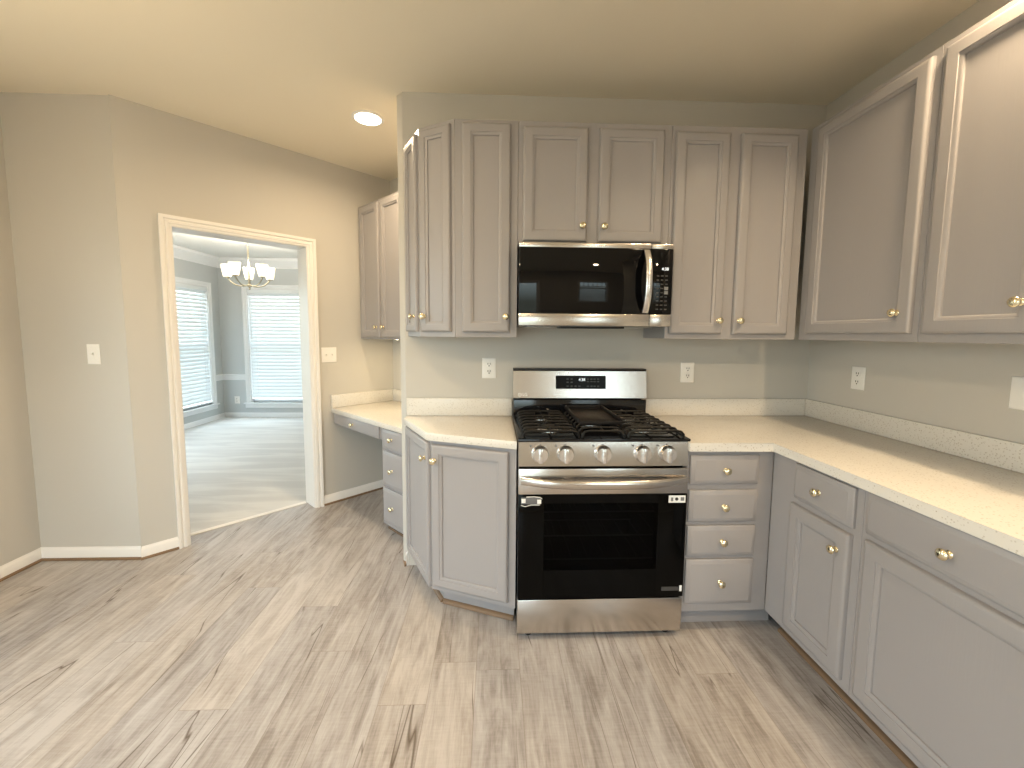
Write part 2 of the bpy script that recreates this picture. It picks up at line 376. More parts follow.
# ---- casing of the doorway, with mitred corners
def casing(name, parent_loc, rz, a0, a1, z0, z1, m, wdt=0.062, bottom=False, flip=1):
    prof = [(0.0, 0.0), (0.0, -.009), (.004, -.012), (.014, -.013), (.016, -.019), (.030, -.021), (.034, -.015), (.039, -.015), (.043, -.023), (.054, -.027), (wdt, -.027), (wdt, 0.0)]
    loops = []
    def ring(ax, az, sxs, szs): return [(ax + sxs * o, flip * p, az + szs * o) for o, p in prof]
    b = MB()
    if bottom:
        b.loft([ring(a0, z0, -1, -1), ring(a0, z1, -1, 1), ring(a1, z1, 1, 1), ring(a1, z0, 1, -1)], False, True)
    else:
        b.loft([ring(a0, z0, -1, 0), ring(a0, z1, -1, 1), ring(a1, z1, 1, 1), ring(a1, z0, 1, 0)])
    return struct(b.build(name, m, None, parent_loc, (0, 0, rz)))
casing('trim_1', (CX, CY, 0), PI / 4, A0, A1, 0, OPEN_H, TRIM)
# jamb lining
b = MB(); jt = .003
b.box(A0, A0 + jt, -.002, DOOR_T + .002, 0, OPEN_H).box(A1 - jt, A1, -.002, DOOR_T + .002, 0, OPEN_H).box(A0 + jt, A1 - jt, -.002, DOOR_T + .002, OPEN_H - jt, OPEN_H)
struct(b.build('trim_2', TRIM, None, (CX, CY, 0), (0, 0, PI / 4), smooth=False))
ob = casing('trim_3', (CX + (-S2) * DOOR_T, CY + S2 * DOOR_T, 0), PI / 4, A0, A1, 0, OPEN_H, TRIM, flip=-1)
b = MB(); b.loft([[(A0 + .012, .138, 0), (A0 + .012, .138, .005), (A0 + .012, .144, .008), (A0 + .012, .170, .008), (A0 + .012, .176, .002), (A0 + .012, .176, 0)],
                  [(A1 - .012, .138, 0), (A1 - .012, .138, .005), (A1 - .012, .144, .008), (A1 - .012, .170, .008), (A1 - .012, .176, .002), (A1 - .012, .176, 0)]])
struct(b.build('trim_4', TRIM, None, (CX, CY, 0), (0, 0, PI / 4)))

# ---- baseboards with a brown shoe moulding
def baseboard(name, p0, p1, m=TRIM, shoe=True, h=.076, t0=0.0, t1=0.0):
    """runs along p0->p1 with the room on the right of p0->p1; t0/t1 mitre the ends by that slope"""
    p0 = Vector(p0); p1 = Vector(p1); d = p1 - p0; ln = d.length
    prof = [(0, 0), (-.013, 0), (-.013, h - .022), (-.010, h - .012), (-.006, h - .006), (-.005, h), (0, h)]
    o = struct(MB().loft([[(0 - t0 * y, y, z) for y, z in prof], [(ln + t1 * y, y, z) for y, z in prof]]).build(name, m, None, (p0.x, p0.y, 0), (0, 0, math.atan2(d.y, d.x))))
    if shoe:
        q = [(-.0125, .001), (-.026, .001), (-.025, .007), (-.021, .011), (-.0125, .013)]
        MB().loft([[(0 - t0 * y, y, z) for y, z in q], [(ln + t1 * y, y, z) for y, z in q]]).build('shoe_moulding', WOODSTRIP, o)
    return o
t22 = math.tan(PI / 8)
def on_dw(a): return (CX + a * S2, CY + a * S2)
baseboard('baseboard_left', (LX, BY), (LX, .125), t1=1.0)
baseboard('baseboard_return', (LX, .125), (CX - .004, .125), t0=1.0, t1=-t22)
baseboard('baseboard_doorway', on_dw(.004), on_dw(A0 - .062), t0=-t22)
baseboard('baseboard_alcove', on_dw(A1 + .062), on_dw(1.755))
baseboard('baseboard_recess', (-1.02, 1.355), (-.180, .515))
baseboard('baseboard_stub', (-.657 + .02, .040 + .02), (-.617, 0), h=.085, t1=-t22)
baseboard('baseboard_dining_left', (-4.5, .25), (-4.5, 4.45), DTRIM, False, h=.075)
baseboard('baseboard_dining_back', (-4.5, 4.45), (-.6, 4.45), DTRIM, False, h=.075)
baseboard('baseboard_behind', (WE, BY), (WE - SL[0] + .062, BY))

# ---- dining room chair rail and crown moulding
def moulding(name, p0, p1, prof, m, t0=0., t1=0.):
    p0 = Vector(p0); p1 = Vector(p1); d = p1 - p0; ln = d.length
    return struct(MB().loft([[(0 - t0 * y, y, z) for y, z in prof], [(ln + t1 * y, y, z) for y, z in prof]]).build(name, m, None, (p0.x, p0.y, 0), (0, 0, math.atan2(d.y, d.x))))
rail = [(0, .61), (-.010, .61), (-.014, .625), (-.012, .665), (-.022, .685), (-.022, .702), (0, .705)]
moulding('trim_5', (-4.5, 4.185 + .062), (-4.5, 4.45), rail, DTRIM, t1=1)
moulding('trim_6', (-4.5, 4.45), (-4.07 - .062, 4.45), rail, DTRIM, t0=1)
crown = [(0, HD - .15), (-.012, HD - .15), (-.014, HD - .13), (-.035, HD - .11), (-.075, HD - .05), (-.095, HD - .035), (-.10, HD), (0, HD)]
moulding('trim_7', (-4.5, .25), (-4.5, 4.45), crown, DTRIM, t1=1)
moulding('trim_8', (-4.5, 4.45), (-.6, 4.45), crown, DTRIM, t0=1)

# ------------------------------------------------------------------ windows (structure) and blinds
def sash_window(n, loc, rz, w_, z0, z1, thick=.12, mullions=0, transom=None):
    """opening from local x 0..w_, wall face y=0, outside +y"""
    b = MB(); f = .035
    yo = (.05, .085)
    b.box(0, f, *yo, z0, z1).box(w_ - f, w_, *yo, z0, z1).box(f, w_ - f, *yo, z1 - f, z1).box(f, w_ - f, *yo, z0, z0 + f)
    mid = (z0 + z1) / 2 if transom is None else transom
    b.box(f, w_ - f, .05, .09, mid - .02, mid + .02)
    for k in range(1, mullions):
        x = w_ * k / mullions; b.box(x - .010, x + .010, .055, .08, mid + .02, z1 - f)
    o = struct(b.build('window_%d' % n, DTRIM, None, loc, (0, 0, rz), smooth=False))
    MB().box(f, w_ - f, .066, .070, z0 + f, z1 - f).build('window_pane', GLASS, o, smooth=False)
    # reveal lining
    b = MB(); b.box(-.001, .012, 0, .05, z0, z1).box(w_ - .012, w_ + .001, 0, .05, z0, z1).box(.012, w_ - .012, 0, .05, z1 - .012, z1)
    b.build('window_reveal', DTRIM, o, smooth=False)
    # sill and apron
    MB().box(-.10, w_ + .10, -.045, .05, z0 - .022, z0, .006).box(-.085, w_ + .085, -.018, -.0005, z0 - .085, z0 - .023, .004).build('window_sill', DTRIM, o)
    # side and head casing
    prof = [(0, 0), (0, -.011), (.008, -.015), (.036, -.018), (.042, -.024), (.062, -.024), (.062, 0)]
    def ring(ax, az, sa, sz): return [(ax + sa * q, p, az + sz * q) for q, p in prof]
    MB().loft([ring(0, z0, -1, 0), ring(0, z1, -1, 1), ring(w_, z1, 1, 1), ring(w_, z0, 1, 0)]).build('window_casing', DTRIM, o)
    return o
def blind(name, label, loc, rz, w_, z0, z1, pitch=.056, tilt=66, group=None, zstop=None):
    t = thing(name, label, 'window blind', (loc[0], loc[1], z0), rz, group)
    hh = z1 - z0
    MB().box(.016, w_ - .016, .0, .046, hh - .055, hh - .014, .003).build('headrail', DTRIM, t)
    MB().box(.014, w_ - .014, -.012, .0, hh - .075, hh - .012, .003).build('valance', BLIND, t)
    b = MB(); n = int((hh - .10) / pitch); c, s = math.cos(math.radians(tilt)), math.sin(math.radians(tilt))
    for k in range(n):
        z = hh - .095 - k * pitch; d = .028
        b.loft([[(x, .022 - d * c, z - d * s), (x, .022 + .004, z - .0045 + .004), (x, .022 + d * c, z + d * s), (x, .022 + d * c, z + d * s + .003), (x, .022 - .002, z + .005), (x, .022 - d * c, z - d * s + .003)] for x in (.018, w_ - .018)])
    b.build('slats', BLIND, t)
    zb = hh - .095 - n * pitch
    MB().box(.018, w_ - .018, .002, .044, max(zb - .01, .004), max(zb + .010, .024), .004).build('bottom_rail', DTRIM, t)
    for x in (.13, w_ - .13):
        MB().box(x - .002, x + .002, -.0035, -.002, max(zb, .006), hh - .05).build('ladder_cord', DTRIM, t)
    MB().tube([(.06, -.016, hh - .06), (.062, -.018, hh - .45), (.06, -.016, hh - .80)], .004, 6).build('tilt_wand', DTRIM, t)
    return t
W1Y0, W1Y1 = 4.185 - .92, 4.185
sash_window(1, (-4.5, W1Y0, 0), PI / 2, .92, .262, 2.07)
blind('window_blind', 'white slatted blind in the left window of the room beyond the doorway', (-4.5, W1Y0), PI / 2, .92, .262, 2.07, group='blinds in the room beyond the doorway')
sash_window(2, (-4.07, 4.45, 0), 0, .97, .24, 2.07)
blind('window_blind', 'white slatted blind in the far window right of the chandelier', (-4.07, 4.45), 0, .97, .24, 2.07, group='blinds in the room beyond the doorway')
sash_window(4, (-4.5, .22 + 1.15, 0), PI / 2, 1.20, .262, 2.07)  # unseen window, added to let more daylight into the dining room
sash_window(3, (WE - WIN3[0], BY, 0), PI, WIN3[1] - WIN3[0], WIN3[2], WIN3[3], mullions=6, transom=1.83)
blind('window_blind', 'white slatted blind in the window behind the photographer', (WE - WIN3[0], BY), PI, WIN3[1] - WIN3[0], WIN3[2], 1.78, tilt=30)
# glazed patio door behind the photographer
b = MB(); sw = SL[1] - SL[0]; f = .07
for a, c, y in ((0.02, sw / 2 + .035, .03), (sw / 2 - .035, sw - .02, .075)):
    b.box(a, a + f, y, y + .04, .03, 2.06).box(c - f, c, y, y + .04, .03, 2.06).box(a + f, c - f, y, y + .04, 1.98, 2.06).box(a + f, c - f, y, y + .04, .03, .13)
b.box(0, .02, .0, .12, 0, 2.08).box(sw - .02, sw, 0, .12, 0, 2.08).box(.02, sw - .02, 0, .12, 2.06, 2.08).box(.02, sw - .02, .0, .12, 0, .03)
pd = struct(b.build('door_1', DTRIM, None, (WE - SL[0], BY, 0), (0, 0, PI), smooth=False))
MB().box(.09, sw / 2 - .035, .048, .052, .13, 1.98).box(sw / 2 + .035, sw - .09, .093, .097, .13, 1.98).build('door_pane', GLASS, pd, smooth=False)
casing('trim_9', (WE, BY, 0), PI, SL[0], SL[1], 0, 2.08, TRIM)
sash_window(5, (LX, BY + WIN5[0], 0), PI / 2, WIN5[1] - WIN5[0], WIN5[2], WIN5[3])
window_portal('portal_patio', (WE - (SL[0] + SL[1]) / 2, BY - .13, 1.04), (PI / 2, 0, 0), 2.1, 2.08)
window_portal('portal_side', (LX - .13, BY + (WIN5[0] + WIN5[1]) / 2, (WIN5[2] + WIN5[3]) / 2), (0, -PI / 2, 0), WIN5[3] - WIN5[2], WIN5[1] - WIN5[0])
window_portal('portal_kitchen', (WE - (WIN3[0] + WIN3[1]) / 2, BY - .13, 1.51), (PI / 2, 0, 0), 1.04, 1.13)
window_portal('portal_dining_left', (-4.60, (W1Y0 + W1Y1) / 2, 1.16), (0, -PI / 2, 0), 1.8, .92)
window_portal('portal_dining_added', (-4.63, .22 + 1.75, 1.16), (0, -PI / 2, 0), 1.8, 1.2)  # guides sky light through the added dining window
window_portal('portal_dining_back', (-3.565, 4.55, 1.15), (-PI / 2, 0, 0), .93, 1.82)

# ------------------------------------------------------------------ recessed ceiling lights
def downlight(x, y, label, power=LAMP_W, r=.078, spread=125):
    t = thing('recessed_downlight', label, 'ceiling light', (x, y, H), 0, 'recessed downlights in the kitchen ceiling')
    MB().lathe([(r + .016, -.0005), (r + .016, -.004), (r + .008, -.008), (r, -.008), (r - .003, -.0005)], n=32).build('trim_ring', TRIM, t)
    MB().lathe([(.001, -.0065), (r - .004, -.0055), (r - .002, -.001), (.001, -.001)], n=32).build('lens', LENS, t)
    l = bpy.data.lights.new('lamp', 'AREA'); l.shape = 'DISK'; l.size = 2 * r - .02; l.energy = power; l.color = LAMP_COL; l.spread = math.radians(spread)
    o = bpy.data.objects.new('lamp', l); COL.objects.link(o); o.parent = t; o.location = (0, 0, -.012)
    return t
downlight(-.888, .292, 'round white recessed downlight left of the wall cabinets, over the desk', LAMP_W * .55, spread=165)
downlight(1.36, -1.27, 'round white recessed downlight over the right hand counter', LAMP_W * .5, spread=135)
downlight(-.90, -1.35, 'round white recessed downlight over the open floor, in front of the angled cabinets', LAMP_W * .42, spread=170)
downlight(1.20, -3.0, 'round white recessed downlight behind the photographer, on the right', LAMP_W * 1.0, spread=170)
downlight(-.90, -3.0, 'round white recessed downlight behind the photographer, on the left', LAMP_W * .9, spread=170)

# glass globe pendant over the breakfast area beside the photographer, out of the picture
pn = thing('pendant_lamp', 'white glass globe pendant hanging beside the photographer, left of the picture', 'pendant lamp', (-1.75, -1.50, H))
MB().lathe([(.0005, -.030), (.05, -.026), (.065, -.010), (.066, -.0005)], n=24).build('canopy', BRASS, pn)
MB().tube([(0, 0, -.028), (0, 0, -.47)], .005, 8).build('stem', BRASS, pn)
MB().lathe([(.0005, -.46), (.035, -.465), (.042, -.49), (.040, -.505), (.0005, -.505)], n=20).build('shade_holder', BRASS, pn)
MB().lathe([(.040, -.50)] + [(.13 * math.sin(a_), -.62 + .13 * math.cos(a_)) for a_ in [.36 + k * (PI - .36 - .003) / 14 for k in range(15)]], n=28).build('globe', GLOBE, pn)


# ------------------------------------------------------------------ cabinet parts
T = .020
def door_mesh(w_, h_, st=.055):
    return MB().panel(0, w_, 0, h_, [(0, -.0005), (0, -.012), (.003, -.0165), (.009, -.0195), (.014, -T), (st - .012, -T), (st - .0112, -.0168), (st - .006, -.0158), (st + .001, -.0115), (st + .0018, -.0055), (st + .005, -.0055)])
def drawer_mesh(w_, h_):
    return MB().panel(0, w_, 0, h_, [(0, -.0005), (0, -.010), (.004, -.0135), (.013, -.016), (.017, -.0195), (.020, -T)])
def knob(parent, x, z, y=-T):
    MB().lathe([(.0005, -.0300), (.007, -.0295), (.0130, -.0270), (.0162, -.0225), (.0154, -.0180), (.0105, -.0145), (.0062, -.0115), (.0055, -.0065), (.0095, -.0038), (.0115, -.0015), (.0115, .0)], (x, y, z), 'Y', 20).build('knob', BRASS, parent)
def door(parent, x0, x1, z0, z1, kx=None, kz=None, loc=None, rz=0., st=.055):
    """door in the parent's frame, front plane y=0 (or on an own plane given by loc and rz)"""
    if loc is None: loc = (x0, 0, z0)
    o = door_mesh(x1 - x0, z1 - z0, st).build('door', CAB, parent, loc, (0, 0, rz))
    if kx is not None: knob(o, kx - x0, kz - z0)
    return o
def drawer(parent, x0, x1, z0, z1, kx=None, kz=None):
    o = drawer_mesh(x1 - x0, z1 - z0).build('drawer', CAB, parent, (x0, 0, z0))
    if kx is None: kx, kz = (x0 + x1) / 2, (z0 + z1) / 2
    knob(o, kx - x0, kz - z0)
    return o
def frame_body(parent, w_, depth, z0, z1, lip=.026, name='body'):
    """carcass with its face frame reaching below the recessed bottom panel"""
    b = MB()
    b.box(0, .018, .019, depth, z0, z1).box(w_ - .018, w_, .019, depth, z0, z1).box(.018, w_ - .018, depth - .008, depth, z0, z1)
    b.box(.018, w_ - .018, .019, depth - .008, z0 + .020, z0 + .034).box(.018, w_ - .018, .019, depth - .008, z1 - .014, z1)
    b.build(name, CAB, parent, smooth=False)
    MB().box(0, w_, 0, .0188, z0, z1, .0012, 1).build('face_frame', CAB, parent, smooth=False)
UZ0, UZ1, DZ0, DZ1 = 1.372, 2.418, 1.398, 2.388
UG = 'wall cabinets around the range'
YF = -.306
def upper(name, label, x0, x1, z0=UZ0, rz=0., loc=None, depth=.304, group=UG, z1=UZ1):
    t = thing(name, label, 'kitchen cabinet', loc or (x0, YF, z0), rz, group)
    return t
# --- back wall, left: cabinet with two angled doors
def upper_straight(label, x0, x1, z0, doors, z1=UZ1):
    t = thing('wall_cabinet', label, 'kitchen cabinet', (x0, YF, z0), 0, UG)
    frame_body(t, x1 - x0 - .001, -YF - .001, 0, z1 - z0)
    for a, c, q0, q1, kx, kz in doors: door(t, a - x0, c - x0, q0 - z0, q1 - z0, kx - x0, kz - z0)
    return t
UA, UB, UC = Vector((-.304, -.307)), Vector((-.495, -.200)), Vector((-.600, -.004))
t = thing('angled_wall_cabinet', 'greige wall cabinet with two narrow angled doors at the left end of the run', 'kitchen cabinet', (UA.x, UA.y, UZ0), 0, UG)
def rel(P, O): return (P.x - O.x, P.y - O.y)
MB().prism([rel(UA, UA), rel(UB, UA), rel(UC, UA), (-.598 - UA.x, -.001 - UA.y), (-.3045 - UA.x, -.001 - UA.y)], 0.0, UZ1 - UZ0, .0012).build('body', CAB, t, smooth=False)
def angled_door(parent, P, Q, O, a0, a1, z0, z1, ka, kz, zo, st=.05):
    d = (Q - P).normalized(); p = P + d * a0
    o = door_mesh(a1 - a0, z1 - z0, st).build('door', CAB, parent, (p.x - O.x, p.y - O.y, z0 - zo), (0, 0, math.atan2(d.y, d.x)))
    knob(o, ka - a0, kz - z0); return o
angled_door(t, UC, UB, UA, .012, .203, DZ0, DZ1 + .008, .172, 1.478, UZ0, .046)
angled_door(t, UB, UA, UA, .012, .200, DZ0, DZ1 + .008, .040, 1.476, UZ0, .050)
upper_straight('tall single door greige wall cabinet left of the microwave', -.303, .006, UZ0, [(-.268, -.032, DZ0, 2.398, -.052, 1.475)])
upper_straight('short double door greige wall cabinet above the microwave', .0065, .763, 1.832, [(.030, .347, 1.848, DZ1, .322, 1.921), (.403, .723, 1.848, DZ1, .430, 1.919)])
t = upper_straight('tall double door greige wall cabinet right of the microwave', .7635, 1.451, UZ0, [(.781, 1.053, DZ0, 2.384, 1.030, 1.466), (1.110, 1.397, DZ0, 2.384, 1.138, 1.466)])
# --- right wall cabinets, facing -X
def right_upper(label, y0, y1, doors):
    t = thing('wall_cabinet', label, 'kitchen cabinet', (W - .306, y0, UZ0), -PI / 2, UG)
    frame_body(t, y0 - y1 - .001, .304, 0, UZ1 - UZ0)
    for a, c, ky, kz in doors: door(t, y0 - a, y0 - c, DZ0 - UZ0 + .006, DZ1 - UZ0 + .005, y0 - ky, kz - UZ0, st=.058)
    return t
right_upper('wide single door greige wall cabinet in the right hand corner', -.306, -.916, [(-.366, -.894, -.845, 1.484)])
right_upper('wide greige wall cabinet at the right edge, nearest the camera', -.9165, -1.70, [(-.938, -1.272, -1.226, 1.497), (-1.345, -1.679, -1.391, 1.497)])

# --- base cabinets
BZ0, BZ1 = .108, .8755
BG = 'base cabinets under the counters'
def toe(parent, w_, y=.088, m=CAB, x0=0., strip=True):
    MB().box(x0, w_, y, y + .016, 0.001, BZ0).build('toe_kick', m, parent, smooth=False)
    if strip:
        q = [(y - .0005, .001), (y - .018, .001), (y - .016, .010), (y - .010, .017), (y - .0005, .020)]
        MB().loft([[(x, a, c) for a, c in q] for x in (x0, w_)]).build('toe_strip', WOODSTRIP, parent)['label'] = 'brown wood strip'
def base_body(parent, w_, depth=.585):
    MB().box(0, w_, .019, depth, BZ0, BZ1, .001, 1).build('body', CAB, parent, smooth=False)
    MB().box(0, w_, 0, .0188, BZ0, BZ1, .0012, 1).build('face_frame', CAB, parent, smooth=False)
# four drawer stack right of the range
t = thing('drawer_cabinet', 'greige base cabinet with four stacked drawers right of the range', 'kitchen cabinet', (.7625, -.61, 0), 0, BG)
base_body(t, 1.166 - .7625)
MB().box(0, .478, .072, .088, .001, BZ0).build('toe_kick', CAB, t, smooth=False)
for z0, z1 in ((.722, .853), (.546, .692), (.384, .526), (.152, .366)): drawer(t, .776 - .7625, 1.092 - .7625, z0, z1)
# right hand base cabinets
def right_base(label, y0, y1, dr, do, kd, kdo, strip=True):
    t = thing('base_cabinet', label, 'kitchen cabinet', (W - .61, y0, 0), -PI / 2, BG)
    base_body(t, y0 - y1 - .001)
    toe(t, y0 - y1)
    drawer(t, y0 - dr[0], y0 - dr[1], dr[2], dr[3], y0 - kd[0], kd[1])
    door(t, y0 - do[0], y0 - do[1], do[2], do[3], y0 - kdo[0], kdo[1], st=.062)
    return t
right_base('greige base cabinet with one drawer over a narrow door in the right corner', -.6105, -1.076,
           (-.760, -1.049, .716, .862), (-.748, -1.045, .142, .690), (-.900, .789), (-.998, .614))
right_base('wide greige base cabinet with a long drawer at the right edge', -1.0765, -1.655,
           (-1.100, -1.632, .728, .874), (-1.103, -1.632, .142, .706), (-1.362, .796), (-1.580, .640))
# angled base cabinet left of the range
BA, BB, BL = Vector((-.415, -.405)), Vector((-.004, -.570)), Vector((-.613, -.008))
t = thing('angled_base_cabinet', 'greige base cabinet with two angled doors left of the range', 'kitchen cabinet', (BA.x, BA.y, 0), 0, BG)
MB().prism([rel(BA, BA), rel(BB, BA), (-.004 - BA.x, -.001 - BA.y), (-.612 - BA.x, -.001 - BA.y), rel(BL, BA)], BZ0, BZ1, .0012).build('body', CAB, t, smooth=False)
angled_door(t, BA, BB, BA, .010, .408, .134, .855, .030, .778, 0, .055)
angled_door(t, BL, BA, BA, .020, .438, .120, .858, .406, .775, 0, .055)
def inset_pt(P, n1, n2, d):
    # point at distance d inside both planes through P
    A_ = Matrix(((n1.x, n1.y), (n2.x, n2.y))); s_ = A_.inverted() @ Vector((d, d)); return P + s_
nR = Vector((BA.y - BB.y, BB.x - BA.x)).normalized(); nL = Vector((BL.y - BA.y, BA.x - BL.x)).normalized()
d_ = .072
TA = inset_pt(BA, nR, nL, d_); dirR = (BB - BA).normalized(); dirL = (BL - BA).normalized()
TR = TA + dirR * ((-.006 - TA.x) / dirR.x); TL = TA + dirL * .31
TL = TA + dirL * ((-.02 - TA.y) / dirL.y)
MB().prism([rel(TA, BA), rel(TR, BA), (-.006 - BA.x, -.02 - BA.y), rel(TL, BA)], .001, BZ0 - .0005).build('toe_kick', CAB, t, smooth=False)
b = MB()
for P, Q, nn in ((TA, TR, nR), (TL, TA, nL)):
    q = [(.0005, .001), (.018, .001), (.016, .010), (.010, .017), (.0005, .020)]
    b.loft([[(X_.x - BA.x - nn.x * a, X_.y - BA.y - nn.y * a, c) for a, c in q] for X_ in (P, Q)])
b.build('toe_strip', WOODSTRIP, t)['label'] = 'brown wood strip'

# --- countertops
CT0, CT1 = .876, .914
ct = tag(MB().prism([(-.613, -.001), (-.613, -.082), (-.431, -.432), (-.004, -.600), (-.004, -.001)], CT0, CT1, .003).build('countertop', QUARTZ),
         'small angled speckled quartz countertop left of the range', 'countertop', 'speckled quartz countertops')
MB().box(-.612, -.004, -.0205, -.001, CT1 + .0005, 1.016, .002).build('backsplash', QUARTZ, ct)
ct = tag(MB().prism([(.7605, -.001), (.7605, -.640), (1.142, -.640), (1.142, -1.665), (W - .001, -1.665), (W - .001, -.001)], CT0, CT1, .003).build('countertop', QUARTZ),
         'long L shaped speckled quartz countertop in the right hand corner', 'countertop', 'speckled quartz countertops')
MB().box(.7605, W - .022, -.0205, -.001, CT1 + .0005, 1.016, .002).build('backsplash', QUARTZ, ct)
MB().box(W - .0205, W - .001, -1.665, -.001, CT1 + .0005, 1.016, .002).build('backsplash', QUARTZ, ct)

# --- desk in the alcove (local frame: x along the front from the doorway wall, y into the alcove)
DZ = .785
DF = Vector(((-.44 + DW) / 2, (-.44 - DW) / 2))          # cabinet front plane meets the doorway wall
DLEN = 1.186; DDEP = (.335 + .44) * S2
def dloc(z=0., x=0., y=0.): return (DF.x + x * S2 + y * S2, DF.y - x * S2 + y * S2, z)
def desk_thing(name, label, cat, x=0., y=0., z=0., group=None): return thing(name, label, cat, dloc(z, x, y), -PI / 4, group)
t = tag(MB().box(.001, DLEN, -.022, DDEP - .001, DZ - .038, DZ, .003).build('countertop', QUARTZ, None, dloc(), (0, 0, -PI / 4)),
        'speckled quartz desk top in the alcove beside the doorway', 'countertop', 'speckled quartz countertops')
MB().box(.0215, DLEN, DDEP - .0215, DDEP - .001, DZ + .0005, DZ + .104, .002).build('backsplash', QUARTZ, t)
MB().box(.001, .0210, -.020, DDEP - .001, DZ + .0005, DZ + .104, .002).build('backsplash', QUARTZ, t)
t = desk_thing('pencil_drawer_unit', 'shallow grey pencil drawer under the desk top beside the doorway wall', 'desk drawer', 0, 0, DZ - .14)
MB().box(.002, .745, 0, .019, .012, .101).box(.03, .735, .02, .45, .012, .024).box(.03, .042, .02, .45, .024, .09).box(.723, .735, .02, .45, .024, .09).build('drawer_box', CAB, t, smooth=False)
drawer(t, .042, .722, .012, .098, .36, .056)
MB().box(.30, .36, .03, .09, -.001, .0115, .003).build('drawer_catch', PLATE, t)['label'] = 'small white catch'
t = desk_thing('desk_cabinet', 'grey desk pedestal with three drawers at the right of the knee space', 'desk cabinet', .746, 0, 0)
wd = DLEN - .746 - .002
MB().box(0, wd, .019, .53, .062, DZ - .039, .001, 1).build('body', CAB, t, smooth=False)
MB().box(0, wd, 0, .0188, .062, DZ - .039, .0012, 1).build('face_frame', CAB, t, smooth=False)
MB().box(0.004, wd, .05, .066, .001, .0615).build('toe_kick', CAB, t, smooth=False)
MB().box(-.012, wd, .040, .0495, .001, .016, .003).build('toe_strip', WOODSTRIP, t)['label'] = 'brown wood strip'
for z0, z1 in ((.605, .740), (.350, .588), (.092, .330)): drawer(t, .024, wd - .03, z0, z1, .151, (z0 + z1) / 2 + (0.01 if z0 > .6 else 0))
# desk wall cabinet
UF = Vector(((-.085 + DW) / 2, (-.085 - DW) / 2)); uw = 1.1
t = thing('wall_cabinet', 'greige double door wall cabinet hanging above the alcove desk', 'kitchen cabinet', (UF.x, UF.y, 1.340), -PI / 4, None)
frame_body(t, .700, (.335 + .085) * S2 - .002, 0, 2.412 - 1.340)
door(t, .030, .328, .014, 1.050, .288, .094); door(t, .354, .652, .014, 1.050, .394, .094)
# small lamp under the desk wall cabinet
t = thing('under_cabinet_light', 'small glowing puck light under the desk wall cabinet', 'under cabinet light', (UF.x + (.395 + .10) * S2, UF.y + (-.395 + .10) * S2, 1.3595), -PI / 4)
MB().lathe([(.036, 0), (.038, -.014), (.033, -.018), (.033, -.012), (.03, -.0005)], n=24).build('housing', TRIM, t)
MB().lathe([(.001, -.024), (.020, -.022), (.031, -.016), (.031, -.012), (.001, -.012)], n=24).build('lens', LENS, t)
l = bpy.data.lights.new('lamp', 'AREA'); l.shape = 'DISK'; l.size = .06; l.energy = 1.7; l.color = (1.0, .78, .45)
o = bpy.data.objects.new('lamp', l); COL.objects.link(o); o.parent = t; o.location = (0, 0, -.026)

# ------------------------------------------------------------------ range
RX, RY, RW = .0015, -.637, .756
rg = thing('gas_range', 'stainless steel gas range with five knobs and black oven door', 'range', (RX, RY, 0))
b = MB()
b.box(0.002, .014, .045, .60, .035, .893).box(RW - .014, RW - .002, .045, .60, .035, .893).box(.014, RW - .014, .585, .60, .035, .893)
b.box(.014, RW - .014, .045, .585, .035, .05).box(.014, RW - .014, .045, .075, .20, .215)
b.build('side_panels', BLACKENAMEL, rg, smooth=False)
b = MB()   # oven cavity, open at the front
b.box(.07, .075, .05, .54, .215, .70).box(RW - .075, RW - .07, .05, .54, .215, .70).box(.075, RW - .075, .535, .54, .215, .70).box(.075, RW - .075, .05, .535, .215, .22).box(.075, RW - .075, .05, .535, .695, .70)
b.build('oven_cavity', CAVITY, rg, smooth=False)
for z in (.335, .45, .565):
    b = MB(); b.tube([(.078, .09, z), (RW - .078, .09, z)], .0035, 6).tube([(.078, .50, z), (RW - .078, .50, z)], .0035, 6)
    for k in range(8): x = .10 + k * (RW - .20) / 7; b.tube([(x, .09, z + .003), (x, .50, z + .003)], .0012, 5)
    b.build('oven_rack', RACK, rg)
# storage drawer
MB().box(0, RW, 0, .04, .033, .194, .004).build('storage_drawer', STEEL, rg)
# oven door
od = MB().box(0, .115, -.004, .04, .203, .686, .002).box(RW - .13, RW, -.004, .04, .203, .686, .002).box(.1151, RW - .1301, -.004, .04, .203, .335).box(.1151, RW - .1301, -.004, .04, .645, .686).build('oven_door', OVENBLACK, rg)
MB().box(.113, RW - .128, -.0035, .003, .333, .647).build('door_window', OVENGLASS, od, smooth=False)
MB().box(0, RW, -.004, .04, .6865, .802, .003).build('door_top_band', STEEL, od)['label'] = 'stainless band'
for a, c in ((.10, .20), (.235, .39), (.40, .55), (.565, .66)): MB().box(a, c, -.0047, -.0035, .7585, .7640).build('vent_slot', SLOT, od, smooth=False)
hp = []
for k in range(25):
    s_ = k / 24; x = .012 + s_ * (RW - .024); u_ = 2 * s_ - 1
    hp.append((x, -.010 - .052 * (1 - abs(u_) ** 3.2), .752 - .005 * (1 - u_ * u_)))
MB().tube(hp, [.0085] * 25, 14, .0175).build('handle', STEEL, od)
st_ = MB().box(.672, .748, -.0056, -.0042, .645, .678).build('sticker', STICKER, od, smooth=False); st_['label'] = 'small white sticker'
MB().box(.682, .692, -.0061, -.0057, .652, .669).build('sticker_print', LEGEND, st_, smooth=False)
MB().lathe([(.0075, -.0061), (.0075, -.0057)], (.708, 0, .662), 'Y', 16).build('sticker_print', SLOT, st_)
MB().box(.726, .742, -.0061, -.0057, .654, .670).build('sticker_print', LEGEND, st_, smooth=False)
